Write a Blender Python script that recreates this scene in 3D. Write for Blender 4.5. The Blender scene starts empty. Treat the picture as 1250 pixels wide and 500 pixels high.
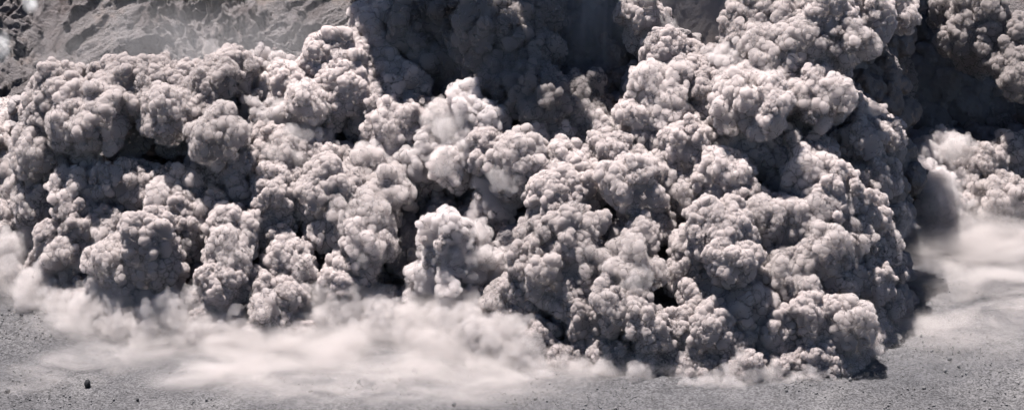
import bpy, bmesh, math, random
import numpy as np
from mathutils import Vector, Matrix, Euler, kdtree

# ------------------------------------------------------------------ camera, sky, sun
sc = bpy.context.scene
COL = sc.collection
W0, H0 = 1250.0, 500.0                       # size of the photograph in pixels
CAM = Vector((0.0, -600.0, 130.0))
AIM = Vector((0.0, 10.0, 25.0))
HALF_W = 125.0 / 620.0                       # tangent of half the horizontal field of view
FWD = (AIM - CAM).normalized()
RIGHT = FWD.cross(Vector((0, 0, 1))).normalized()
UP = RIGHT.cross(FWD).normalized()
cam = bpy.data.cameras.new('camera')
cam_o = bpy.data.objects.new('camera', cam)
COL.objects.link(cam_o)
cam_o.location = CAM
cam_o.rotation_euler = FWD.to_track_quat('-Z', 'Y').to_euler()
cam.sensor_width = 36.0
cam.lens = 18.0 / HALF_W
cam.clip_start = 1.0
cam.clip_end = 20000.0
sc.camera = cam_o

SUN_TO = Vector((-0.20, 0.10, 1.0)).normalized()      # direction towards the sun
w = bpy.data.worlds.new('World')
sc.world = w
w.use_nodes = True
nt = w.node_tree
sky = nt.nodes.new('ShaderNodeTexSky')
sky.sky_type = 'NISHITA'
sky.sun_disc = False
sky.sun_elevation = math.asin(SUN_TO.z)
sky.sun_rotation = math.atan2(SUN_TO.x, SUN_TO.y)
sky.altitude = 3000.0
sky.air_density = 0.6
sky.dust_density = 0.3
nt.links.new(sky.outputs[0], nt.nodes['Background'].inputs[0])
nt.nodes['Background'].inputs[1].default_value = 0.05
sl = bpy.data.lights.new('sun', 'SUN')
sl.energy = 5.0
sl.angle = math.radians(0.5)
sl.color = (1.0, 0.965, 0.935)
sun_o = bpy.data.objects.new('sun', sl)
COL.objects.link(sun_o)
sun_o.location = (-200, 60, 480)
sun_o.rotation_euler = (-SUN_TO).to_track_quat('-Z', 'Y').to_euler()
sc.view_settings.view_transform = 'Standard'
sc.view_settings.look = 'None'
sc.view_settings.gamma = 1.0
sc.view_settings.exposure = 2.17
sc.cycles.use_denoising = True
sc.cycles.max_bounces = 6
sc.cycles.diffuse_bounces = 4
sc.cycles.volume_bounces = 3
sc.cycles.transparent_max_bounces = 24
sc.cycles.use_adaptive_sampling = True
sc.cycles.adaptive_threshold = 0.04
sc.cycles.adaptive_min_samples = 24
sc.cycles.time_limit = 480.0

# ------------------------------------------------------------------ helpers
def ray(px, py):
    """Direction through a pixel of the photograph, scaled to unit depth along the view axis."""
    return FWD + RIGHT * ((px - W0 / 2) / (W0 / 2) * HALF_W) + UP * ((H0 / 2 - py) / (W0 / 2) * HALF_W)

def at_depth(px, py, d):
    return CAM + ray(px, py) * d

def mpp(d):
    """metres per photograph pixel at view depth d"""
    return d * HALF_W / (W0 / 2)

def smooth(a, b, x):
    t = np.clip((x - a) / (b - a), 0, 1)
    return t * t * (3 - 2 * t)

class Noise:
    """Value noise on a hashed lattice (numpy), 2-D or 3-D."""
    def __init__(self, seed):
        rng = np.random.default_rng(seed)
        self.tab = rng.uniform(-1, 1, 4096).astype(np.float64)
    def _h(self, ix, iy, iz):
        return self.tab[(ix * 73856093 ^ iy * 19349663 ^ iz * 83492791) & 4095]
    def __call__(self, p):
        p = np.asarray(p, float)
        if p.shape[1] == 2:
            p = np.c_[p, np.zeros(len(p))]
        i = np.floor(p).astype(np.int64)
        f = p - i
        f = f * f * f * (f * (f * 6 - 15) + 10)
        r = 0
        for a in (0, 1):
            for b in (0, 1):
                for c in (0, 1):
                    wgt = (f[:, 0] if a else 1 - f[:, 0]) * (f[:, 1] if b else 1 - f[:, 1]) * (f[:, 2] if c else 1 - f[:, 2])
                    r = r + wgt * self._h(i[:, 0] + a, i[:, 1] + b, i[:, 2] + c)
        return r
    def fbm(self, p, octaves=5, gain=0.5, ridged=False):
        p = np.asarray(p, float)
        a, s, r = 1.0, 1.0, 0
        for k in range(octaves):
            v = self(p * s + 17.3 * k)
            r = r + a * ((1 - 2 * np.abs(v)) if ridged else v)
            a *= gain
            s *= 2.03
        return r

def tag(o, label=None, cat=None, group=None, kind=None):
    if label: o['label'] = label
    if cat: o['category'] = cat
    if group: o['group'] = group
    if kind: o['kind'] = kind
    return o

def link(name, data, mat=None, parent=None):
    o = bpy.data.objects.new(name, data)
    COL.objects.link(o)
    if mat is not None and data is not None:
        if not data.materials:
            data.materials.append(mat)
    if parent is not None:
        o.parent = parent
    return o

def grid_mesh(name, X, Y, Z):
    ny, nx = X.shape
    me = bpy.data.meshes.new(name)
    v = np.stack([X, Y, Z], -1).reshape(-1, 3)
    idx = np.arange(nx * ny).reshape(ny, nx)
    f = np.stack([idx[:-1, :-1], idx[:-1, 1:], idx[1:, 1:], idx[1:, :-1]], -1).reshape(-1, 4)
    me.vertices.add(len(v)); me.vertices.foreach_set('co', v.astype(np.float32).ravel())
    me.loops.add(f.size); me.loops.foreach_set('vertex_index', f.ravel().astype(np.int32))
    me.polygons.add(len(f)); me.polygons.foreach_set('loop_start', np.arange(0, f.size, 4, dtype=np.int32))
    me.update(calc_edges=True)
    me.polygons.foreach_set('use_smooth', np.ones(len(f), bool))
    return me

# ------------------------------------------------------------------ materials
def new_mat(name):
    m = bpy.data.materials.new(name)
    m.use_nodes = True
    return m, m.node_tree, m.node_tree.nodes['Principled BSDF']

def ash_material(name, c0, c1, alpha=1.0, density=0.0, scatter=(0.9, 0.88, 0.87), spread=False):
    """Dusty surface that lets part of the light into a dense, scattering body of ash."""
    m = bpy.data.materials.new(name); m.use_nodes = True
    t = m.node_tree; N, Lk = t.nodes, t.links
    N.clear()
    out = N.new('ShaderNodeOutputMaterial')
    oi = N.new('ShaderNodeObjectInfo')
    cr = N.new('ShaderNodeMix'); cr.data_type = 'RGBA'
    cr.inputs['A'].default_value = (*c0, 1); cr.inputs['B'].default_value = (*c1, 1)
    Lk.new(oi.outputs['Random'], cr.inputs['Factor'])
    df = N.new('ShaderNodeBsdfDiffuse')
    tn = N.new('ShaderNodeMix'); tn.data_type = 'RGBA'; tn.blend_type = 'MULTIPLY'; tn.inputs['Factor'].default_value = 1.0
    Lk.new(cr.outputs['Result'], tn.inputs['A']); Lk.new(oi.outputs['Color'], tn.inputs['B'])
    Lk.new(tn.outputs['Result'], df.inputs['Color'])
    g = N.new('ShaderNodeNewGeometry')
    nz = N.new('ShaderNodeTexNoise'); nz.inputs['Scale'].default_value = 0.9; nz.inputs['Detail'].default_value = 3; nz.inputs['Roughness'].default_value = 0.6
    Lk.new(g.outputs['Position'], nz.inputs['Vector'])
    bp = N.new('ShaderNodeBump'); bp.inputs['Strength'].default_value = 0.7; bp.inputs['Distance'].default_value = 1.3
    Lk.new(nz.outputs['Fac'], bp.inputs['Height']); Lk.new(bp.outputs['Normal'], df.inputs['Normal'])
    if alpha < 1:
        tr = N.new('ShaderNodeBsdfTransparent')
        mx = N.new('ShaderNodeMixShader'); mx.inputs[0].default_value = alpha
        if spread:
            mr = N.new('ShaderNodeMapRange'); mr.inputs['To Min'].default_value = alpha * 0.5; mr.inputs['To Max'].default_value = alpha * 1.3
            Lk.new(oi.outputs['Random'], mr.inputs['Value']); Lk.new(mr.outputs[0], mx.inputs[0])
        Lk.new(tr.outputs[0], mx.inputs[1]); Lk.new(df.outputs[0], mx.inputs[2])
        Lk.new(mx.outputs[0], out.inputs['Surface'])
    else:
        Lk.new(df.outputs[0], out.inputs['Surface'])
    if density > 0:
        v = N.new('ShaderNodeVolumeScatter')
        ab = N.new('ShaderNodeVolumeAbsorption')
        v.inputs['Density'].default_value = density
        v.inputs['Color'].default_value = (*scatter, 1)
        ab.inputs['Density'].default_value = density
        ab.inputs['Color'].default_value = (*scatter, 1)
        if spread:
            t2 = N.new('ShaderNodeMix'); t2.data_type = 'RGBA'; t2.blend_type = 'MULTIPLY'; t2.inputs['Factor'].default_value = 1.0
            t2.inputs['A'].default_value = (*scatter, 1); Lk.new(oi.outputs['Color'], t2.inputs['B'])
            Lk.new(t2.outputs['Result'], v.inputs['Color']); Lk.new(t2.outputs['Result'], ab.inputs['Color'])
        if spread:
            md = N.new('ShaderNodeMapRange'); md.inputs['To Min'].default_value = density * 0.45; md.inputs['To Max'].default_value = density * 1.5
            Lk.new(oi.outputs['Random'], md.inputs['Value']); Lk.new(md.outputs[0], v.inputs['Density']); Lk.new(md.outputs[0], ab.inputs['Density'])
        ad = N.new('ShaderNodeAddShader')
        Lk.new(v.outputs[0], ad.inputs[0]); Lk.new(ab.outputs[0], ad.inputs[1])
        Lk.new(ad.outputs[0], out.inputs['Volume'])
    return m

M_ASH = ash_material('ash', (0.132, 0.112, 0.109), (0.208, 0.175, 0.170), alpha=0.22, density=1.8, scatter=(0.675, 0.613, 0.60), spread=True)
M_SOFT = ash_material('fine_ash', (0.15, 0.133, 0.131), (0.20, 0.177, 0.175), alpha=0.14, density=0.7, scatter=(0.64, 0.59, 0.583), spread=True)
M_WISP = ash_material('wispy_ash', (0.15, 0.131, 0.128), (0.20, 0.175, 0.171), alpha=0.03, density=0.16, scatter=(0.58, 0.537, 0.53))
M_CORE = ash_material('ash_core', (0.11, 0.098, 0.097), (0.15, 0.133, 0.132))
def rock_material(name, ramp, scale, bump_scale, bump_dist, speck=None):
    m, t, b = new_mat(name)
    N, Lk = t.nodes, t.links
    g = N.new('ShaderNodeNewGeometry')
    nz = N.new('ShaderNodeTexNoise'); nz.inputs['Scale'].default_value = scale; nz.inputs['Detail'].default_value = 8; nz.inputs['Roughness'].default_value = 0.65
    Lk.new(g.outputs['Position'], nz.inputs['Vector'])
    cr = N.new('ShaderNodeValToRGB')
    el = cr.color_ramp.elements
    while len(el) < len(ramp): el.new(0.5)
    for e, (p, c) in zip(el, ramp):
        e.position = p; e.color = (*c, 1)
    Lk.new(nz.outputs['Fac'], cr.inputs['Fac'])
    col = cr.outputs['Color']
    if speck:
        vo = N.new('ShaderNodeTexVoronoi'); vo.inputs['Scale'].default_value = speck[0]
        Lk.new(g.outputs['Position'], vo.inputs['Vector'])
        mp = N.new('ShaderNodeMapRange'); mp.inputs['To Min'].default_value = speck[1]; mp.inputs['To Max'].default_value = speck[2]
        sp = N.new('ShaderNodeSeparateColor'); Lk.new(vo.outputs['Color'], sp.inputs[0]); Lk.new(sp.outputs[0], mp.inputs['Value'])
        mx = N.new('ShaderNodeVectorMath'); mx.operation = 'MULTIPLY'
        cb = N.new('ShaderNodeCombineXYZ')
        for k in range(3): Lk.new(mp.outputs[0], cb.inputs[k])
        Lk.new(col, mx.inputs[0]); Lk.new(cb.outputs[0], mx.inputs[1])
        col = mx.outputs[0]
    Lk.new(col, b.inputs['Base Color'])
    b.inputs['Roughness'].default_value = 0.95
    b.inputs['Specular IOR Level'].default_value = 0.15
    n2 = N.new('ShaderNodeTexNoise'); n2.inputs['Scale'].default_value = bump_scale; n2.inputs['Detail'].default_value = 6; n2.inputs['Roughness'].default_value = 0.7
    Lk.new(g.outputs['Position'], n2.inputs['Vector'])
    bp = N.new('ShaderNodeBump'); bp.inputs['Strength'].default_value = 0.9; bp.inputs['Distance'].default_value = bump_dist
    Lk.new(n2.outputs['Fac'], bp.inputs['Height'])
    Lk.new(bp.outputs['Normal'], b.inputs['Normal'])
    return m
M_GROUND = rock_material('grey_gravel', ((0.33, (0.027, 0.026, 0.028)), (0.5, (0.039, 0.037, 0.039)), (0.66, (0.056, 0.053, 0.054))), 0.035, 3.5, 0.25, (2.8, 0.45, 1.75))
M_STONE = rock_material('loose_stone', ((0.3, (0.05, 0.048, 0.05)), (0.7, (0.105, 0.101, 0.1))), 0.25, 3.0, 0.2)
M_BLACK = rock_material('black_rock', ((0.3, (0.012, 0.012, 0.014)), (0.7, (0.03, 0.029, 0.03))), 0.8, 3.0, 0.2)
M_CLIFF = rock_material('cliff_rock', ((0.34, (0.052, 0.041, 0.04)), (0.45, (0.082, 0.071, 0.071)), (0.56, (0.096, 0.085, 0.085)), (0.7, (0.135, 0.106, 0.095))), 0.07, 1.2, 2.0)

# ------------------------------------------------------------------ terrain
nz_t = Noise(11)
def ground_z(x, y):
    """Height of the valley floor: a gravel slope that rises away from the camera."""
    x = np.asarray(x, float); y = np.asarray(y, float)
    p = np.stack([x.ravel(), y.ravel()], -1)
    h = 0.2 * y.ravel() + 1.6 * nz_t.fbm(p / 60, 3) + 0.25 * nz_t.fbm(p / 7, 3)
    return h.reshape(x.shape)

def spaced(a, fa, fb, b, fine, coarse):
    """Grid lines from a to b, fine between fa and fb."""
    return np.unique(np.r_[np.arange(a, fa, coarse), np.arange(fa, fb, fine), np.arange(fb, b + coarse, coarse)])

def ground_fine(x, y):
    p = np.stack([x.ravel(), y.ravel()], -1)
    return (0.14 * nz_t.fbm(p / 3.1, 2, 0.6) + 0.10 * nz_t.fbm(p / 0.9, 2, 0.6)).reshape(x.shape)
X, Y = np.meshgrid(spaced(-600, -135, 135, 600, 0.5, 8.0), spaced(-900, -66, 26, 240, 0.42, 12.0))
ground = link('ground', grid_mesh('ground', X, Y, ground_z(X, Y) + ground_fine(X, Y)), M_GROUND)
tag(ground, kind='structure')

# mountain wall behind: a steep, gullied face that goes on above the frame
X, S = np.meshgrid(spaced(-600, -170, 85, 600, 0.45, 5.0), spaced(0, 0, 75, 620, 0.42, 9.0))
P = np.stack([X.ravel(), S.ravel()], -1)
wx = P + 7.0 * np.stack([nz_t.fbm(P / 24 + 3, 3), nz_t.fbm(P / 24 + 31, 3)], -1)
ang = math.radians(38)
U = wx @ np.array([math.cos(ang), -math.sin(ang)]); V_ = wx @ np.array([math.sin(ang), math.cos(ang)])
rid = nz_t.fbm(np.c_[U / 20, V_ / 52], 4, 0.5, True)
crag = nz_t.fbm(np.c_[U / 5.5, V_ / 9], 4, 0.55, True)
fine = nz_t.fbm(wx / 1.7, 3, 0.6)
rough = 0.35 + 0.9 * smooth(-0.2, 0.35, nz_t.fbm(P / 33 + 5, 2))
st = (V_ * 0.9 + U * 0.35) / 4.5 + 0.5 * nz_t.fbm(P / 9 + 60, 2)
ledge = (np.floor(st) + smooth(0.55, 0.95, st - np.floor(st)) - st) * 2.6 * rough
st2 = (U * 0.8 - V_ * 0.5) / 1.9 + 0.6 * nz_t.fbm(P / 5 + 80, 2)
block = (np.floor(st2) + smooth(0.6, 0.95, st2 - np.floor(st2)) - st2) * 0.9 * rough
def facets(q, size, seed):
    """Broken rock: each cell of a random tiling is a tilted plane."""
    rg = np.random.default_rng(seed)
    lo, hi = q.min(0), q.max(0)
    lo, hi = np.maximum(lo, -260), np.minimum(hi, 190)
    k = int((hi[0] - lo[0]) * (hi[1] - lo[1]) / size ** 2)
    c = rg.uniform(lo, hi, (k, 2)); tilt = rg.normal(0, 0.55, (k, 2)); off = rg.normal(0, 0.13 * size, k)
    kt = kdtree.KDTree(k)
    for i in range(k): kt.insert((c[i, 0], c[i, 1], 0), i)
    kt.balance()
    idx = np.array([kt.find((a, b, 0))[1] for a, b in q])
    return ((q - c[idx]) * tilt[idx]).sum(1) + off[idx]
UV = np.c_[U, V_ * 0.7] + 1.2 * np.stack([nz_t.fbm(P / 4 + 9, 3), nz_t.fbm(P / 4 + 19, 3)], -1)
fac = facets(UV, 6.0, 1) * 0.75 + facets(UV + 3, 2.4, 2) * 0.9 + facets(UV + 7, 1.1, 3) * 0.9
rel = 0.72 * (fac * rough + 0.4 * ledge + block + rid * 3.4 + crag * 0.8 * rough + fine * 0.45 * rough).reshape(X.shape)
slope = math.radians(45)
Yc = 150 + S * math.cos(slope) - rel * math.sin(slope)
Zc = 20 + S * math.sin(slope) + rel * math.cos(slope)
cliff = link('cliff', grid_mesh('cliff', X, Yc, Zc), M_CLIFF)
tag(cliff, kind='structure')

def ground_depth(px, py):
    """View depth at which the ray through a pixel meets the valley floor."""
    r = ray(px, py)
    lo, hi = 200.0, 1500.0
    d = 400.0
    while d < 1500:
        p = CAM + r * d
        if p.z < 0.2 * p.y:
            break
        d += 2
    return d

# ------------------------------------------------------------------ cauliflower shapes of ash
def ico(sub):
    bm = bmesh.new()
    bmesh.ops.create_icosphere(bm, subdivisions=sub, radius=1)
    v = np.array([x.co[:] for x in bm.verts]); f = np.array([[x.index for x in q.verts] for q in bm.faces])
    bm.free()
    return v, f
ICO3 = ico(4)

def bumps(me, co, rng, nz, N, amp, seedk):
    """Push rounded bumps out of a surface: N feature points, each a little dome."""
    n = len(co)
    me.vertices.foreach_set('co', co.astype(np.float32).ravel()); me.update()
    nr = np.empty(n * 3, np.float32); me.vertex_normals.foreach_get('vector', nr); nr = nr.reshape(-1, 3)
    P = co[rng.permutation(n)[:N * 7]]
    rmin = 0.8 * math.sqrt(4 * math.pi * 1.9 / N)
    kt = kdtree.KDTree(len(P))
    for i, p in enumerate(P): kt.insert(p, i)
    kt.balance()
    alive = np.ones(len(P), bool); sel = []
    rr = rmin * rng.uniform(0.5, 1.35, len(P))
    for i in range(len(P)):
        if alive[i]:
            sel.append(i)
            for _, j, _ in kt.find_range(P[i], rr[i] * 0.85): alive[j] = False
    k2 = kdtree.KDTree(len(sel))
    for i in sel: k2.insert(P[i], i)
    k2.balance()
    h = np.zeros(n)
    wob = nz(co * (1.1 * math.sqrt(N))) * rmin * 0.25
    for v in range(n):
        best = 0.0
        for _, i, dd in k2.find_n(co[v], 3):
            r = rr[i]
            dd = dd + wob[v]
            if dd < r:
                q = r * (1 - (dd / r) ** 2)
                if q > best: best = q
        h[v] = best
    msk = 0.35 + 0.8 * smooth(-0.45, 0.45, nz(co * 1.9 + seedk))
    return co + nr * (h * amp * msk)[:, None]

def billow_mesh(seed, voxel, levels, mat, n1=13, n2=5, warp=0.15, relax=2):
    """One cauliflower head: a core, lobes on it, knobs on the lobes, fused and then bumped. Local +Z points outwards."""
    rng = np.random.default_rng(seed)
    nz = Noise(seed + 100)
    def rdir(zmin):
        while True:
            v = rng.normal(size=3); v /= np.linalg.norm(v)
            if v[2] > zmin: return v
    balls = [(np.zeros(3), 0.74)]
    for i in range(n1):
        v = rdir(-0.92); r = 0.13 + 0.40 * rng.uniform() ** 2.0
        c = v * (0.98 - r * 0.62)
        balls.append((c, r))
        for j in range(n2):
            u = rdir(-1.0)
            if u @ v < 0.0: u = -u
            q = r * (0.2 + 0.45 * rng.uniform() ** 1.6)
            balls.append((c + u * (r * 1.02 - q * 0.35), q))
    V, F = ICO3
    vs, fs = [], []
    for i, (c, r) in enumerate(balls):
        vs.append(V * r * rng.uniform(0.82, 1.18, 3) + c); fs.append(F + i * len(V))
    vs = np.concatenate(vs); fs = np.concatenate(fs)
    vs = vs + warp * np.stack([nz.fbm(vs * 1.9 + k * 9.1, 3, 0.55) for k in range(3)], -1)
    vs = vs + 0.35 * warp * np.stack([nz.fbm(vs * 6.5 + 5 + k * 7.7, 2, 0.6) for k in range(3)], -1)
    me = bpy.data.meshes.new('lump')
    me.vertices.add(len(vs)); me.vertices.foreach_set('co', vs.astype(np.float32).ravel())
    me.loops.add(fs.size); me.loops.foreach_set('vertex_index', fs.ravel().astype(np.int32))
    me.polygons.add(len(fs)); me.polygons.foreach_set('loop_start', np.arange(0, fs.size, 3, dtype=np.int32))
    me.update(calc_edges=True)
    ob = bpy.data.objects.new('lump', me); COL.objects.link(ob)
    md = ob.modifiers.new('remesh', 'REMESH'); md.mode = 'VOXEL'; md.voxel_size = voxel
    ms = ob.modifiers.new('smooth', 'SMOOTH'); ms.factor = 0.5; ms.iterations = 2
    dg = bpy.context.evaluated_depsgraph_get()
    out = bpy.data.meshes.new_from_object(ob.evaluated_get(dg))
    bpy.data.objects.remove(ob); bpy.data.meshes.remove(me)
    n = len(out.vertices)
    co = np.empty(n * 3, np.float32); out.vertices.foreach_get('co', co); co = co.reshape(-1, 3).astype(np.float64)
    for N, amp in levels:
        co = bumps(out, co, rng, nz, N, amp, N)
    e = np.empty(len(out.edges) * 2, np.int32); out.edges.foreach_get('vertices', e); e = e.reshape(-1, 2)
    deg = np.maximum(np.bincount(e.ravel(), minlength=n), 1)[:, None]
    for it in range(relax):                                  # relax the creases
        acc = np.stack([np.bincount(e[:, 0], co[e[:, 1], k], n) + np.bincount(e[:, 1], co[e[:, 0], k], n) for k in range(3)], -1)
        co = co * 0.5 + 0.5 * acc / deg
    out.vertices.foreach_set('co', co.astype(np.float32).ravel()); out.update()
    out.polygons.foreach_set('use_smooth', np.ones(len(out.polygons), bool))
    out.name = 'billow'
    out.materials.clear(); out.materials.append(mat)
    return out

BIG = [billow_mesh(s, 0.023, ((700, 1.0), (3200, 0.85)), M_ASH, (18, 34, 24, 40)[s % 4], (4, 8, 6)[s % 3], (0.13, 0.18, 0.23)[s % 3], 1) for s in range(9)]
PUFF = [billow_mesh(30 + s, 0.034, ((420, 0.9), (1800, 0.75)), M_ASH, 12 + 3 * s, 6, 0.26, 1) for s in range(6)]
SOFT = [billow_mesh(50 + s, 0.035, ((500, 0.8),), M_SOFT, 24, 6, 0.22) for s in range(3)]
WISP = [billow_mesh(60 + s, 0.06, ((200, 0.5),), M_WISP, 14, 6, 0.35) for s in range(4)]
CORE = [billow_mesh(70 + s, 0.06, ((300, 0.5),), M_CORE, 10, 4) for s in range(4)]

# ------------------------------------------------------------------ the ash flow
# where the foot of the flow meets the ground (pixel polyline) gives each column its distance
FOOT = [(-80, 330), (0, 350), (60, 372), (130, 400), (230, 412), (330, 420), (430, 405), (560, 425), (640, 445), (760, 458), (900, 470),
        (1010, 466), (1060, 440), (1088, 400), (1098, 330), (1110, 300), (1180, 298), (1250, 302), (1330, 305)]
FX = np.array([p[0] for p in FOOT], float); FY = np.array([p[1] for p in FOOT], float)
def flow_depth(px, py):
    fy = float(np.interp(px, FX, FY))
    d0 = ground_depth(px, fy)
    return d0 + max(fy - py, -20) * 0.125

# (name of the cloud, label, list of billows (px, py, radius px, forward px))
CLOUDS = [
 ('pale', [(10,150,30,-20),(25,172,30,-10),(4,205,32,-10),(35,135,20,-20),(-20,180,34,-10)]),
 ('left_upper', [(78,120,36,25),(130,98,24,10),(115,145,38,35),(168,112,36,15),(192,88,22,5),(225,105,30,5),(250,132,38,15),(155,165,30,30),
   (232,165,36,30),(288,84,26,0),(92,160,28,30),(266,168,32,25),(205,140,30,20),(60,150,24,25),(45,185,28,10),(85,192,24,10),(260,100,26,5)]),
 ('left_pale', [(325,76,22,0),(302,88,22,0),(352,112,30,5),(388,92,28,5),(312,142,32,10),(350,152,30,10),(300,172,25,5),(382,176,26,15),(412,82,36,20),
   (425,112,32,20),(398,135,24,10),(440,64,30,0),(470,30,36,10),(452,52,28,5),(372,130,24,5),(335,180,24,5)]),
 ('mid_left', [(470,90,38,15),(492,122,38,15),(520,152,32,5),(482,155,34,5),(470,202,38,5),(512,192,34,5),(455,130,22,15),(440,150,20,0)]),
 ('dark_column', [(512,28,42,10),(560,12,44,20),(600,30,42,40),(540,72,42,0),(600,72,38,15),(522,112,36,-5),(640,42,32,25),(660,20,28,15),(664,62,24,25),
   (638,80,22,30),(655,92,22,28),(600,105,28,15),(632,112,32,20),(664,128,32,20),(692,142,28,15),(710,108,24,10),(716,132,26,10),(700,155,24,10),(560,100,30,0)]),
 ('bright_puff', [(574,128,28,30),(558,152,22,25),(596,150,26,25),(572,172,28,20)]),
 ('curtain', [(700,40,46,-70),(742,30,46,-70),(750,85,46,-75),(715,85,40,-70),(770,60,30,-60)]),
 ('centre_back', [(800,92,28,5),(832,96,28,10),(810,122,38,25),(785,142,28,15),(852,115,28,10),(790,42,24,12),(780,14,24,10),(812,60,26,14),(832,78,24,14),(800,20,18,8),(860,90,22,0)]),
 ('right_upper', [(930,22,34,10),(970,12,34,15),(908,44,28,0),(888,70,28,0),(942,62,34,10),(982,58,34,25),(1010,30,34,30),(1050,20,34,25),(1085,12,30,15),(1040,50,26,35),
   (960,92,38,15),(1000,82,28,25),(1018,96,24,20),(920,100,38,10),(905,128,40,30),(935,128,32,30),(1000,120,36,20),(1035,140,26,5),(1064,150,28,10),(1052,172,26,10),(1078,165,22,0),(870,108,28,5),(980,110,30,20)]),
 ('right_far', [(1200,16,30,62),(1178,42,30,60),(1215,48,30,66),(1236,72,26,62),(1190,72,24,64),(1244,96,22,60),(1160,20,24,50),(1240,40,24,56),(1150,100,50,-65),(1205,125,50,-65),(1170,155,40,-70),(1236,150,44,-65),
   (1110,60,40,-62),(1120,130,36,-62),(1130,70,16,-15),(1118,110,14,-20),(1126,142,14,-15),(1075,90,40,-62),(1085,130,36,-62)]),
 ('right_column', [(1128,204,28,16),(1146,184,26,10),(1160,166,14,8),(1124,234,32,30),(1146,244,34,34),(1136,276,34,46),(1160,284,28,44),(1168,220,22,24),(1112,262,26,40),(1108,288,20,50)]),
 ('right_low', [(1200,202,24,5),(1230,190,24,5),(1254,196,28,5),(1192,236,28,15),(1222,242,32,15),(1244,264,32,10),(1202,270,26,10),(1244,290,22,5),(1180,212,20,0)]),
 ('centre', [(555,205,26,25),(602,190,28,20),(640,200,38,30),(618,218,28,20),(652,178,28,15),(682,172,28,5),(715,165,28,5),(692,197,26,10),(730,182,28,5),(742,202,28,10),(772,228,34,35),(760,190,24,10),
   (702,228,36,30),(680,248,34,30),(800,165,28,5),(840,176,28,15),(828,192,26,15),(822,152,22,5),(868,152,26,5),(662,222,28,10),(600,242,30,-5)]),
 ('right_mid', [(902,180,28,10),(926,186,30,20),(940,150,28,10),(975,152,28,10),(960,180,26,10),(1000,190,26,10),(986,216,34,20),(950,226,28,10),(885,216,30,20),(870,242,34,15),(830,236,28,10),
   (912,250,28,10),(1030,190,26,10),(1052,202,24,5),(1060,230,28,10),(1022,236,34,20),(1076,216,24,0),(800,215,26,5),(850,205,24,5)]),
 ('right_front', [(880,290,38,46),(900,320,32,44),(850,302,28,15),(930,272,28,20),(962,266,28,15),(1002,262,34,25),(1050,264,28,15),(1080,270,24,10),(1070,300,26,10),(1080,330,24,5),(1060,345,28,10),(1076,372,24,5),
   (1040,302,28,10),(1000,312,34,20),(970,342,34,15),(1020,352,32,15),(1058,392,26,5),(1030,402,34,10),(990,392,34,15),(950,402,34,15),(910,382,34,10),(870,402,34,10),(900,430,28,5),(950,436,28,5),
   (1000,438,28,5),(1036,438,22,0),(860,362,32,5),(836,332,28,5),(812,362,28,0),(930,350,28,10),(845,425,24,0),(1060,420,20,0)]),
 ('centre_front', [(700,290,42,35),(664,286,28,30),(680,330,38,36),(722,330,32,26),(772,326,34,38),(652,320,26,30),(760,372,32,25),(730,388,36,25),(722,412,32,20),(660,412,24,5),(700,372,28,15),
   (782,290,32,20),(800,270,24,10),(792,402,26,0),(640,364,28,5),(612,372,24,0),(752,432,22,5),(780,430,22,0),(820,400,22,0)]),
 ('soft', [(540,292,34,10),(572,302,32,5),(530,332,32,0),(592,330,28,5),(602,348,24,5),(520,362,26,-5),(560,352,32,0),(610,312,26,0)]),
 ('mid_front', [(455,240,42,25),(440,272,34,30),(452,300,32,30),(432,330,32,25),(410,347,22,15),(470,330,26,10),(492,240,28,0),(502,215,26,-5),(400,280,26,5),(396,234,34,25),(380,252,28,20),(360,235,24,5),(330,224,24,0),
   (300,230,28,5),(332,252,28,5),(290,282,32,20),(268,262,26,10),(280,312,28,20),(350,312,28,15),(340,288,24,10),(362,326,22,15),(320,350,24,5),(270,345,26,20),(260,375,26,20),(300,382,24,10),(330,376,24,10),
   (352,364,22,5),(340,397,18,0),(292,405,15,5),(380,345,22,0),(420,210,30,-5),(350,200,28,0),(318,204,24,10),(292,204,24,10),(256,196,14,10),(385,205,28,0)]),
 ('left_front', [(118,226,28,15),(150,224,26,15),(182,230,26,15),(210,236,34,20),(230,252,32,15),(165,242,28,15),(90,240,34,15),(100,272,34,15),(75,292,28,10),(90,312,28,10),(60,322,24,0),(150,292,34,20),(140,322,28,15),
   (182,302,38,30),(160,336,26,15),(200,332,28,15),(216,302,28,15),(232,282,26,10),(208,270,28,10),(30,236,24,10),(20,272,34,10),(8,302,26,0),(42,252,24,10),(250,220,26,5)]),
]
HOLLOWS = [(75,182,16),(110,182,24),(150,186,28),(190,188,30),(232,190,30),(275,186,22),(95,118,10),(420,182,26),(30,265,20),(500,60,34),(520,100,32),(560,85,24),(645,142,24),(615,150,16),
           (625,238,26),(598,225,14),(655,302,20),(650,345,20),(690,352,16),(775,254,18),(800,310,22),(800,342,24),(808,375,20),(785,350,16),(475,345,22),(468,372,18),(1000,150,22),(1040,85,30),(1042,125,30),
           (1015,155,20),(1090,110,60),(1170,120,80),(882,338,14),(935,306,14),(1012,286,16),(1090,312,18),(1076,420,14),(236,302,12),(250,332,14),(395,264,16),(240,270,14),(300,250,12),(565,255,14),(930,208,14),(905,150,16),
           (830,135,12),(700,262,12),(740,350,14),(850,330,12),(970,300,12),(440,205,10),(205,262,10)]
def in_hollow(px, py, k):
    return any((px - hx) ** 2 + (py - hy) ** 2 < (hr * k) ** 2 for hx, hy, hr in HOLLOWS)

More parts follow.
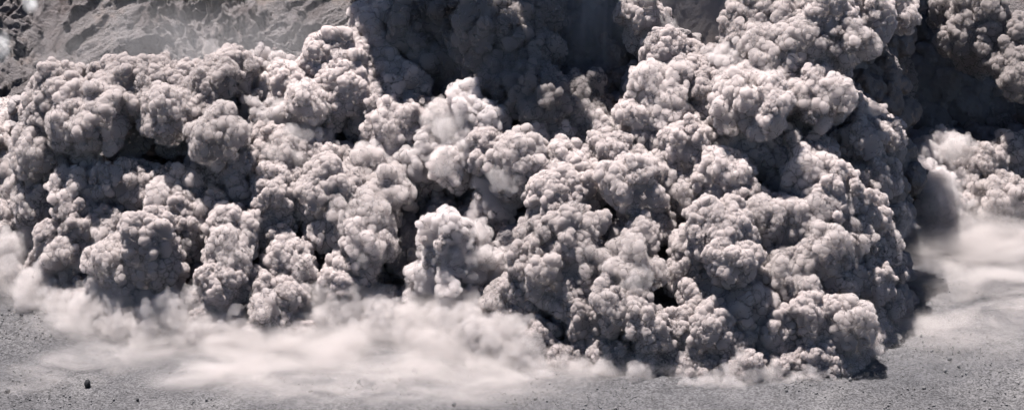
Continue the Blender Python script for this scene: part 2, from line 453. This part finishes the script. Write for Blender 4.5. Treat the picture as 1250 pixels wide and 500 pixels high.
# fresh, coarse ash is darker; tone also paints in the clouds' shade and sunlight
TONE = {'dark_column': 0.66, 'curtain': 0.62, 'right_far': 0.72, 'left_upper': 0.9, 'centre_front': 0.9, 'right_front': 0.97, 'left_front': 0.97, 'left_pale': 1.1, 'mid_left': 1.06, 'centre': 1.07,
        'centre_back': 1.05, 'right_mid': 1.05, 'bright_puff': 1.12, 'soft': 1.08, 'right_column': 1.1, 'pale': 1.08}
rnd = random.Random(5)
def rand_rot():
    return Euler((rnd.uniform(0, 6.283), rnd.uniform(0, 6.283), rnd.uniform(0, 6.283)))

VIEW_UP = (UP * 0.75 - FWD * 0.7).normalized()
Q_UP = VIEW_UP.to_track_quat('Z', 'Y').to_matrix()
def add_billow(root, px, py, rpx, fwd, lib):
    d = flow_depth(px, py)
    s = mpp(d)
    if lib is not WISP and float(np.interp(px, FX, FY)) - py < 1.6 * rpx:
        fwd = min(fwd, 0)                                # the lowest billows rest on the ground
    d = d + (0.4 * rpx - fwd) * s
    R = rpx * s
    o = link('billow', lib[rnd.randrange(len(lib))], None, root)
    tilt = Euler((rnd.gauss(0, 0.4), rnd.gauss(0, 0.4), 0)).to_matrix()
    rot = tilt @ Q_UP @ Euler((0, 0, rnd.uniform(0, 6.283))).to_matrix()
    o.location = at_depth(px, py, d) - root.location
    o.rotation_euler = rot.to_euler()
    o.scale = (R, R, R)
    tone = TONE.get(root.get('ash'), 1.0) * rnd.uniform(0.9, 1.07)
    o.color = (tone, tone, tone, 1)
    if lib is BIG or lib is SOFT:                                       # smaller puffs bursting out of the side one sees
        inv = rot.transposed()
        n = int(rpx * (0.45 if lib is BIG else 0.2))
        while n > 0:
            v = Vector((rnd.gauss(0, 1), rnd.gauss(0, 1), rnd.gauss(0, 1))).normalized()
            if v.dot(VIEW_UP) < -0.25:
                continue
            n -= 1
            k = 0.07 + 0.22 * rnd.random() ** 1.8
            p = link('puff', PUFF[rnd.randrange(len(PUFF))], None, o)
            p.location = inv @ (v * (1.02 - 0.55 * k + rnd.uniform(-0.06, 0.04)))
            p.rotation_euler = rand_rot()
            p.scale = (k, k, k)
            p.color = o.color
    return o

ROOTS = []
LABELS = {
    'pale': 'pale ash cloud cut off by the left edge, below the grey cliff',
    'left_upper': 'bulging ash cloud overhanging the black hollow below the left end of the cliff',
    'left_pale': 'pale soft ash cloud between the overhanging left cloud and the upright one',
    'mid_left': 'upright ash cloud leaning against the left side of the dark central column',
    'dark_column': 'tall shadowed ash column rising out of the frame at the top centre',
    'bright_puff': 'small bright smooth ash puff in front of the foot of the dark central column',
    'curtain': 'deep shadowed ash wall behind the falling ash curtain, right of the central column',
    'centre_back': 'rounded pale ash cloud just below the hazy gap at the top',
    'right_upper': 'huge pale ash cloud towering right of the hazy gap, overhanging a black recess',
    'right_far': 'dark ash cloud filling the upper right corner, only its crest in sunlight',
    'right_column': 'smooth pale column of ash between the big front and the far right cloud',
    'right_low': 'low knobbly ash cloud cut off by the right edge, above the pale dust bank',
    'centre': 'row of ash lobes across the middle, under the dark central column',
    'right_mid': 'broad sunlit ash cloud below the huge towering one, right of the middle',
    'right_front': 'large knobbly ash front that reaches lowest, with its shadow on the gravel at right',
    'centre_front': 'dark-bellied ash front rolling onto the ground left of the lowest reaching one',
    'soft': 'blurred dusty ash cloud sinking into the pale ground dust near the bottom middle',
    'mid_front': 'stacked ash lobes standing over the pale ground dust, left of the blurred dusty cloud',
    'left_front': 'rolling ash front at the lower left, below the black hollow',
}
SOFT_CLOUDS = ('bright_puff', 'soft', 'right_column', 'curtain')
SOFT_AT = {(40, 345), (325, 76), (312, 142), (350, 152), (382, 176), (1130, 70), (800, 92), (888, 70), (600, 242), (470, 202), (512, 192)}
OFFSET = {'left_upper': 45, 'right_upper': 35, 'right_far': -10}
for name, bl in CLOUDS:
    cx = sum(b[0] for b in bl) / len(bl); cy = max(b[1] for b in bl)
    root = bpy.data.objects.new('ash_cloud', None)
    COL.objects.link(root)
    root.location = at_depth(cx, cy, flow_depth(cx, cy))
    root.empty_display_size = 3
    root['ash'] = name
    off = OFFSET.get(name, 0)
    for px, py, r, f in bl:
        hol = in_hollow(px, py, 0.85)
        add_billow(root, px, py, r * (0.9 if hol else 0.98), f * 1.5 + rnd.gauss(0, 15) + off - (80 if hol else 0), SOFT if (px, py) in SOFT_AT or name in SOFT_CLOUDS else BIG)
    ROOTS.append((root, bl))
    tag(root, LABELS[name], 'ash cloud', 'billowing clouds of the ash flow')

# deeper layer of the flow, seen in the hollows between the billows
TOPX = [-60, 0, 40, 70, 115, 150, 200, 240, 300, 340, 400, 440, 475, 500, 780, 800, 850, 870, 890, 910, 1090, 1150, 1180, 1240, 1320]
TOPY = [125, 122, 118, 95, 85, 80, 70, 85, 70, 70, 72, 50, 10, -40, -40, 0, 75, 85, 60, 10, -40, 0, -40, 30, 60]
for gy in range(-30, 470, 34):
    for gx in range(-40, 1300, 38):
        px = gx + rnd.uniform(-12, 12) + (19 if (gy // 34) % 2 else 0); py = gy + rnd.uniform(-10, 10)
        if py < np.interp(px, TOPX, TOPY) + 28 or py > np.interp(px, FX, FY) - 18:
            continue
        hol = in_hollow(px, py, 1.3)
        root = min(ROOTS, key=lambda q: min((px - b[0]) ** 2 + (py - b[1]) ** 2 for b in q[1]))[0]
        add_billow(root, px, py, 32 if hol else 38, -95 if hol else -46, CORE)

# small puffs rolling along the foot of the flow
for px in range(10, 1085, 13):
    fy = float(np.interp(px, FX, FY))
    root = min(ROOTS, key=lambda q: min((px - b[0]) ** 2 + (fy - b[1]) ** 2 for b in q[1]))[0]
    soft = px < 260 or 380 < px < 640
    for k in range(2):
        add_billow(root, px + rnd.uniform(-6, 6), fy - rnd.uniform(0, 26), rnd.uniform(9, 18), rnd.uniform(0, 14), SOFT if soft and rnd.random() < 0.7 else BIG)

# torn wisps of thinner ash where the flow dissolves into ground dust
for px in range(-10, 1100, 9):
    fy = float(np.interp(px, FX, FY))
    root = min(ROOTS, key=lambda q: min((px - b[0]) ** 2 + (fy - b[1]) ** 2 for b in q[1]))[0]
    dusty = px < 280 or 370 < px < 650
    for k in range(2 if dusty else 1):
        r = rnd.uniform(12, 28) if dusty else rnd.uniform(9, 18)
        add_billow(root, px + rnd.uniform(-9, 9), fy + (rnd.triangular(-62, 22, -14) if dusty else rnd.uniform(-12, 8)), r, rnd.uniform(0, 20), WISP)

for k in range(38):                                      # thinner ash torn off between the billows
    root, bl = ROOTS[rnd.randrange(len(ROOTS))]
    px, py, r, f = bl[rnd.randrange(len(bl))]
    if root['ash'] in ('right_far', 'curtain', 'dark_column'):
        continue
    add_billow(root, px + rnd.uniform(-25, 25), py + rnd.uniform(-10, 25), rnd.uniform(14, 26), f * 1.5 + 10, WISP)

# unseen plume billows added above the frame, towards the sun, to shade clouds below
def overhead_shade(targets, label):
    root = None
    for tg in targets:
        if len(tg) == 3:
            q, up, r = tg
        else:
            px, py, f, up, r = tg
            q = at_depth(px, py, flow_depth(px, py) - f * 0.2)
        p = q + SUN_TO * up
        if root is None:
            root = bpy.data.objects.new('ash_cloud', None); COL.objects.link(root); root.location = p
            tag(root, label, 'ash cloud', 'billowing clouds of the ash flow')
        o = link('billow', CORE[rnd.randrange(4)], None, root)
        o.location = p - root.location
        o.rotation_euler = rand_rot()
        o.scale = (r, r, r)
def cover(x0, x1, y0, y1, step, f, up, r):
    return [(x + rnd.uniform(-6, 6), y + rnd.uniform(-6, 6), f, up + rnd.uniform(-6, 6), r * rnd.uniform(0.8, 1.2))
            for y in range(y0, y1 + 1, step) for x in range(x0, x1 + 1, step)]
overhead_shade(cover(495, 600, 0, 115, 30, 5, 66, 8.5) + cover(690, 770, 0, 130, 36, -70, 72, 9) + cover(700, 750, 0, 130, 36, -20, 72, 8) + cover(620, 680, 110, 150, 30, 30, 84, 6) + cover(800, 900, -60, 90, 30, -200, 110, 12) + cover(505, 555, 20, 100, 50, 20, 96, 12) + cover(700, 750, 20, 120, 60, -60, 100, 13),
         'unseen shading billows added above the dark central column, beyond the top edge')
Y_CREST = at_depth(1200, 40, flow_depth(1200, 40) - 14).y
def deep_cover(px0, px1, y0, y1, step, up, r):
    """Unseen billows added to shade a strip of the hollow behind the crest: pixel columns, metres behind the crest."""
    out = []
    for px in range(px0, px1 + 1, step):
        for dy in np.arange(y0, y1 + 0.1, step * 0.22):
            q = at_depth(px, 110, flow_depth(px, 110))
            out.append((Vector((q.x, Y_CREST + float(dy), q.z)), up + rnd.uniform(-5, 5), r * rnd.uniform(0.85, 1.2)))
    return out
overhead_shade(deep_cover(1120, 1270, 12, 46, 34, 86, 8.5) + deep_cover(1050, 1120, -2, 46, 34, 86, 8.5) + deep_cover(1090, 1250, 20, 44, 60, 112, 13),
         'unseen shading billows added above the far right cloud, beyond the top edge')

# ------------------------------------------------------------------ loose stones on the slope
def stone_verts(rng):
    v, f = ico(2) if False else ICO1
    q = v * (1 + rng.uniform(-0.28, 0.28, (len(v), 1))) * rng.uniform(0.6, 1.25, 3)
    return q, f
ICO1 = ico(1)
def raw_mesh(name, vs, fs):
    me = bpy.data.meshes.new(name)
    me.vertices.add(len(vs)); me.vertices.foreach_set('co', vs.astype(np.float32).ravel())
    me.loops.add(fs.size); me.loops.foreach_set('vertex_index', fs.ravel().astype(np.int32))
    me.polygons.add(len(fs)); me.polygons.foreach_set('loop_start', np.arange(0, fs.size, 3, dtype=np.int32))
    me.update(calc_edges=True)
    return me
rng = np.random.default_rng(3)
n = 26000
sx = rng.uniform(-135, 135, n); sy = rng.uniform(-66, 30, n)
keep = nz_t.fbm(np.stack([sx, sy], -1) / 18 + 40, 3) + rng.uniform(-0.5, 0.6, n) > 0
sx, sy = sx[keep], sy[keep]
szz = ground_z(sx, sy)
rad = 0.07 + 0.065 * rng.exponential(1.0, len(sx))
rad = np.minimum(rad, 0.7)
vs, fs = [], []
for i in range(len(sx)):
    q, f = stone_verts(rng)
    vs.append(q * rad[i] + np.array([sx[i], sy[i], szz[i] + 0.25 * rad[i] + 0.05])); fs.append(f + 12 * i)
gravel = link('gravel', raw_mesh('gravel', np.concatenate(vs), np.concatenate(fs)), M_STONE)
tag(gravel, 'loose grey stones strewn over the gravel slope', 'gravel', kind='stuff')

def rock(px, py, wpx, hpx, mat, label, seed, group=None):
    rg = np.random.default_rng(seed); nz = Noise(seed)
    v, f = ico(4)
    for k in range(9):                                   # chop flat facets
        n = rg.normal(size=3); n /= np.linalg.norm(n); lim = rg.uniform(0.62, 0.9)
        d = v @ n; v = v - np.outer(np.maximum(d - lim, 0), n)
    v = v * (1 + 0.08 * nz.fbm(v * 2.5, 3))[:, None]
    d = ground_depth(px, py)
    p = at_depth(px, py, d)
    sw, sh = wpx * mpp(d) / 2, hpx * mpp(d) / 2
    me = raw_mesh('boulder', v * np.array([sw, sw * 0.9, sh]), f)
    o = link('boulder', me, mat)
    o.location = (p.x, p.y, float(ground_z(np.array([p.x]), np.array([p.y]))[0]) + sh * 0.7)
    o.rotation_euler = (0.05, -0.12, rg.uniform(0, 6))
    tag(o, label, 'boulder', group)
rock(107, 471, 9, 13, M_BLACK, 'black upright boulder standing alone on the gravel at the lower left', 7)
rock(168, 491, 4, 4.5, M_BLACK, 'small dark stone near the bottom edge, right of the upright boulder', 8)
rock(9, 472, 6, 5, M_BLACK, 'dark stone on the gravel at the far left edge', 9)
rock(554, 497, 6, 5, M_STONE, 'pale grey stone at the bottom edge below the ground dust', 12)
rock(26, 382, 5, 4, M_BLACK, 'dark stone on the left gravel slope just below the dust', 13)
rock(1128, 478, 5, 4, M_STONE, 'grey stone on the bare gravel at the lower right', 15)
rock(1170, 448, 5, 4, M_STONE, 'grey stone on the right gravel slope below the pale dust bank', 16)

# ------------------------------------------------------------------ dust hanging over the ground
def dust_material(name, density, color, scale=0.07, thr=(0.38, 0.7), stretch=(1, 1, 1)):
    m = bpy.data.materials.new(name); m.use_nodes = True
    t = m.node_tree; N, Lk = t.nodes, t.links
    N.clear()
    out = N.new('ShaderNodeOutputMaterial')
    v = N.new('ShaderNodeVolumePrincipled'); v.inputs['Color'].default_value = (*color, 1)
    v.inputs['Anisotropy'].default_value = 0.1
    g = N.new('ShaderNodeNewGeometry')
    mpn = N.new('ShaderNodeMapping'); mpn.inputs['Scale'].default_value = stretch
    Lk.new(g.outputs['Position'], mpn.inputs['Vector'])
    nz = N.new('ShaderNodeTexNoise'); nz.inputs['Scale'].default_value = scale; nz.inputs['Detail'].default_value = 5; nz.inputs['Roughness'].default_value = 0.66
    nz.inputs['Distortion'].default_value = 0.6
    Lk.new(mpn.outputs[0], nz.inputs['Vector'])
    r1 = N.new('ShaderNodeMapRange'); r1.interpolation_type = 'SMOOTHSTEP'
    r1.inputs['From Min'].default_value = thr[0]; r1.inputs['From Max'].default_value = thr[1]
    Lk.new(nz.outputs['Fac'], r1.inputs['Value'])
    tc = N.new('ShaderNodeTexCoord')
    ln = N.new('ShaderNodeVectorMath'); ln.operation = 'LENGTH'
    Lk.new(tc.outputs['Object'], ln.inputs[0])
    r2 = N.new('ShaderNodeMapRange'); r2.interpolation_type = 'SMOOTHSTEP'
    r2.inputs['From Min'].default_value = 1.0; r2.inputs['From Max'].default_value = 0.25
    Lk.new(ln.outputs['Value'], r2.inputs['Value'])
    mu = N.new('ShaderNodeMath'); mu.operation = 'MULTIPLY'
    Lk.new(r1.outputs[0], mu.inputs[0]); Lk.new(r2.outputs[0], mu.inputs[1])
    m2 = N.new('ShaderNodeMath'); m2.operation = 'MULTIPLY'; m2.inputs[1].default_value = density
    Lk.new(mu.outputs[0], m2.inputs[0]); Lk.new(m2.outputs[0], v.inputs['Density'])
    Lk.new(v.outputs[0], out.inputs['Volume'])
    return m
M_DUST = dust_material('ground_dust', 0.36, (0.54, 0.497, 0.487), 0.13, (0.36, 0.78), (0.5, 0.8, 1.2))
M_SHEET = dust_material('dust_sheet', 0.13, (0.54, 0.497, 0.487), 0.1, (0.3, 0.72), (0.45, 1.0, 1.0))
M_VEIL = dust_material('thin_dust', 0.018, (0.64, 0.62, 0.63), 0.05, (0.2, 0.7))
M_FALL = dust_material('falling_ash', 0.2, (0.45, 0.43, 0.43), 0.16, (0.32, 0.75), (1.0, 1.0, 0.13))
def dome(mat):
    me = raw_mesh('dust', ICO3[0], ICO3[1]); me.materials.append(mat)
    return me
DOME, DOME2, DOME3 = dome(M_DUST), dome(M_VEIL), dome(M_FALL)
def ground_dust(px, py, wpx, deep, high, turn=0.0):
    """Low ellipsoid of dust on the slope: middle at a pixel, half width in pixels, half depth and half height in metres."""
    d = ground_depth(px, py)
    o = link('ground_dust', DOME)
    o.location = at_depth(px, py, d) + Vector((0, 0, high * 0.35))
    o.scale = (wpx * mpp(d), deep, high)
    o.rotation_euler = (math.radians(11.3), 0, math.radians(turn))
    return tag(o, 'pale dust hanging low over the foot of the ash flow', 'dust', kind='stuff')
def hanging_dust(px, py, wpx, hpx, deep, d, data, label):
    o = link('dust_veil', data)
    o.location = at_depth(px, py, d)
    o.scale = (wpx * mpp(d), deep, hpx * mpp(d))
    return tag(o, label, 'dust', kind='stuff')
for a in ((470, 425, 240, 24, 5.5, 4), (560, 415, 120, 16, 9, -6), (360, 450, 220, 18, 3.0, 8), (150, 388, 160, 22, 5.0, 20), (250, 415, 120, 14, 6.0, 14), (60, 358, 90, 14, 6, 10),
          (640, 455, 140, 14, 3, -4), (820, 455, 130, 8, 4, 0), (950, 474, 110, 6, 2.5, 0), (500, 478, 240, 14, 3.2, 6), (420, 488, 180, 8, 2.4, 10), (300, 462, 150, 10, 2.6, 16), (1190, 335, 140, 34, 7, -6), (1200, 310, 130, 18, 11, 0), (1150, 390, 130, 20, 2.5, 0),
          (120, 445, 140, 12, 2.0, 30), (640, 405, 80, 10, 9, 0), (420, 395, 90, 10, 9, 0), (320, 425, 120, 10, 5, 10), (190, 375, 90, 8, 7, 10), (1240, 380, 100, 16, 3, 0)):
    ground_dust(*a)
hanging_dust(850, 0, 110, 130, 16, flow_depth(850, 40) + 40, DOME3, 'dark haze of fine ash in the gap at the top')
hanging_dust(725, 40, 62, 170, 9, flow_depth(735, 90) + 8, DOME3, 'dark curtain of falling ash in streaks at the top centre')
hanging_dust(270, 60, 330, 90, 12, 744, DOME2, 'thin bluish dust in front of the cliff')
hanging_dust(1150, 120, 130, 100, 10, flow_depth(1150, 120) + 6, DOME2, 'thin dust in the dark hollow at the upper right')
for a in ((800, 490, 300, 10, 2.0, 0), (1100, 450, 220, 16, 2.0, 0), (500, 500, 300, 8, 1.5, 0)):
    o = ground_dust(*a); o.data = DOME2
SHEET = dome(M_SHEET)
for a in ((470, 470, 260, 20, 3.0, 6), (330, 455, 180, 16, 3.0, 14), (620, 480, 160, 12, 2.5, 0), (180, 430, 140, 12, 2.5, 26), (880, 488, 200, 8, 1.8, 0), (1170, 410, 150, 22, 2.5, 0), (40, 470, 70, 6, 1.5, 30)):
    o = ground_dust(*a); o.data = SHEET
STEAM = dome(dust_material('steam', 0.35, (0.8, 0.8, 0.81), 0.16, (0.35, 0.7)))
hanging_dust(4, 58, 12, 26, 3, 752, STEAM, 'small white steam wisp on the cliff at the left edge')
hanging_dust(37, 4, 12, 16, 3, 775, STEAM, 'small white steam wisp near the top of the cliff')
for o in COL.objects:
    if 'ash' in o.keys():
        del o['ash']
